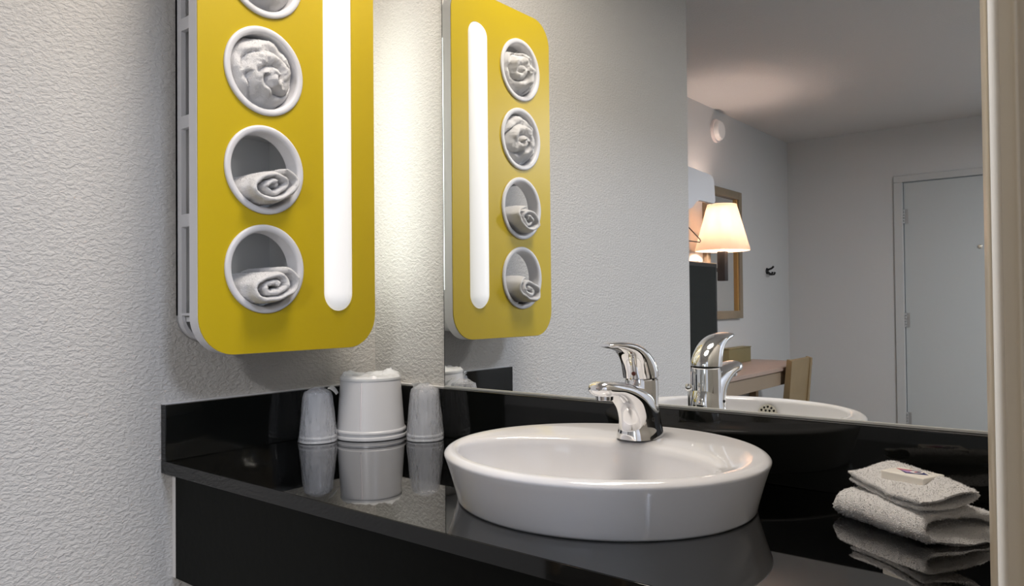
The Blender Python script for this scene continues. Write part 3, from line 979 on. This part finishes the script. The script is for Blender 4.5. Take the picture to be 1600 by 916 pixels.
# framed wall mirror behind the lamp
fm = empty('framed_mirror', (BX, -3.44, 0.15), 'wood framed wall mirror behind the lamp', 'mirror')
fy0, fy1, fz0, fz1 = -3.705, -3.17, 0.148, 0.965
for lo, hi in (((BX + 0.0005, fy0, fz0), (BX + 0.03, fy0 + 0.05, fz1)), ((BX + 0.0005, fy1 - 0.05, fz0), (BX + 0.03, fy1, fz1)),
               ((BX + 0.0005, fy0 + 0.05, fz0), (BX + 0.03, fy1 - 0.05, fz0 + 0.05)), ((BX + 0.0005, fy0 + 0.05, fz1 - 0.05), (BX + 0.03, fy1 - 0.05, fz1))):
    box('frame_rail', lo, hi, M_GOLD, fm, 0.003)
for ya, yb in ((fy0 + 0.05, fy0 + 0.068), (fy1 - 0.068, fy1 - 0.05)):
    box('frame_fillet', (BX + 0.005, ya, fz0 + 0.05), (BX + 0.02, yb, fz1 - 0.05), M_GOLD2, fm)
box('frame_glass', (BX + 0.001, fy0 + 0.05, fz0 + 0.05), (BX + 0.008, fy1 - 0.05, fz1 - 0.05), M_MIRROR, fm)

# smoke detector
sm = empty('smoke_detector', (BX, -3.37, 1.31), 'round white smoke detector high on the bedroom wall', 'smoke detector')
lathe('detector_base', (BX, -3.37, 1.315), [(0.072, 0.0005), (0.072, 0.016), (0.066, 0.018)], M_DETECT, sm, 40, 'X')
lathe('detector_cap', (BX, -3.37, 1.315), [(0.060, 0.016), (0.060, 0.034), (0.052, 0.044), (0.01, 0.046)], M_FIX, sm, 40, 'X')
# coat hook
hk = empty('coat_hook', (BX, -4.207, 0.464), 'small black double coat hook on the bedroom wall', 'hook')
lathe('hook_plate', (BX, -4.207, 0.470), [(0.022, 0.0005), (0.022, 0.006), (0.018, 0.009)], M_BLKMETAL, hk, 24, 'X')
for s in (-1, 1):
    tube('prong', [(BX + 0.006, -4.207 + s * 0.006, 0.462), (BX + 0.03, -4.207 + s * 0.016, 0.444), (BX + 0.045, -4.207 + s * 0.022, 0.447), (BX + 0.05, -4.207 + s * 0.024, 0.462)], 0.007, M_BLKMETAL, hk, 10)
tube('prong', [(BX + 0.006, -4.207, 0.478), (BX + 0.035, -4.207, 0.488), (BX + 0.05, -4.207, 0.502)], 0.007, M_BLKMETAL, hk, 10)

# desk along the side wall
DZ = -0.132
dk = empty('desk', (-0.51, -3.2, FL), 'wooden desk with a pale brown top along the bedroom wall', 'desk')
box('desk_top', (BX + 0.001, -3.92, DZ - 0.022), (-0.325, -2.45, DZ), M_DESKTOP, dk, 0.003)
box('desk_apron', (-0.36, -3.86, DZ - 0.105), (-0.34, -2.50, DZ - 0.022), M_DESKAPR, dk, 0.002)
for x in (-0.38, BX + 0.01):
    for y in (-3.88, -2.50):
        box('leg', (x, y, FL), (x + 0.045, y + 0.045, DZ - 0.022), M_WOOD, dk, 0.003)
ob = empty('desk_outlet_box', (-0.69, -3.6, DZ), 'small brown wooden box on the desk against the wall', 'box')
box('box_body', (BX + 0.002, -3.745, DZ + 0.0003), (BX + 0.06, -3.40, DZ + 0.092), mat('olive_wood', (0.22, 0.19, 0.09), 0.5, var=(12, 0.1)), ob, 0.003)
box('box_lid', (BX + 0.001, -3.748, DZ + 0.092), (BX + 0.063, -3.397, DZ + 0.098), mat('olive_wood', (0.22, 0.19, 0.09), 0.5), ob, 0.002)

# chair pushed up to the desk
ch = empty('desk_chair', (-0.33, -3.63, FL), 'light wooden chair with a solid back at the desk', 'chair')
cyA, cyB, CXO = -3.745, -3.375, -0.085
def slab(name, prof, y0, y1, m_, par):
    bm = bmesh.new()
    rings_bm(bm, [[(x + CXO, y0, z) for x, z in prof], [(x + CXO, y1, z) for x, z in prof]])
    return link(name, bm_mesh(bm, name), m_, par)
for y in (cyA, cyB - 0.035):
    slab('leg', [(-0.225, FL), (-0.185, FL), (-0.215, -0.45), (-0.185, -0.095), (-0.215, -0.085), (-0.255, -0.45)], y, y + 0.035, M_CHAIRW, ch)
    slab('leg', [(-0.60, FL), (-0.565, FL), (-0.565, -0.47), (-0.60, -0.47)], y, y + 0.035, M_CHAIRW, ch)
slab('backrest', [(-0.232, -0.37), (-0.218, -0.37), (-0.190, -0.092), (-0.206, -0.088)], cyA + 0.02, cyB - 0.02, M_CHAIRW, ch)
box('seat', (-0.62 + CXO, cyA, -0.47), (-0.225 + CXO, cyB, -0.435), M_CHAIRW, ch, 0.008)

# clothes rack on the end of the partition wall, one wire hanger
rk = empty('clothes_rack', (-0.32, YE, 0.7), 'white wall rack with curved end brackets on the partition end', 'clothes rack')
def brack(x0, x1):
    pr = [(YE - 0.0005, 0.62), (YE - 0.20, 0.62), (YE - 0.245, 0.632), (YE - 0.28, 0.658), (YE - 0.31, 0.668), (YE - 0.45, 0.668), (YE - 0.462, 0.680), (YE - 0.452, 0.765), (YE - 0.438, 0.782), (YE - 0.41, 0.788), (YE - 0.0005, 0.800)]
    plate('end_bracket', [pr], x1 - x0, lambda u, v, w_: ((x0 + x1) / 2 + w_, u, v), M_WHITE, rk, 0.002)
brack(-0.118, -0.100)
brack(-0.64, -0.622)
tube('rail', [(-0.63, YE - 0.22, 0.690), (-0.11, YE - 0.22, 0.690)], 0.012, M_STEEL, rk, 14)
box('rack_shelf', (-0.622, YE - 0.40, 0.755), (-0.118, YE - 0.0005, 0.770), M_WHITE, rk)
hx, hy = -0.15, YE - 0.205
hg = empty('wire_hanger', (hx, hy, 0.5), 'thin dark wire hanger hanging from the white rack', 'hanger')
tube('hanger_wire', [(hx, hy, 0.605), (hx, hy - 0.205, 0.520), (hx, hy - 0.215, 0.512), (hx, hy - 0.205, 0.506), (hx, hy + 0.19, 0.506), (hx, hy + 0.198, 0.512), (hx, hy + 0.19, 0.520), (hx, hy, 0.605)], 0.0022, M_BLKMETAL, hg, 8)
tube('hanger_hook', [(hx, hy, 0.605), (hx, hy, 0.665)] + [(hx, hy - 0.015 + 0.0165 * math.cos(a), 0.690 + 0.0165 * math.sin(a)) for a in [-0.9 + i * 0.35 for i in range(11)]], 0.0022, M_BLKMETAL, hg, 8)
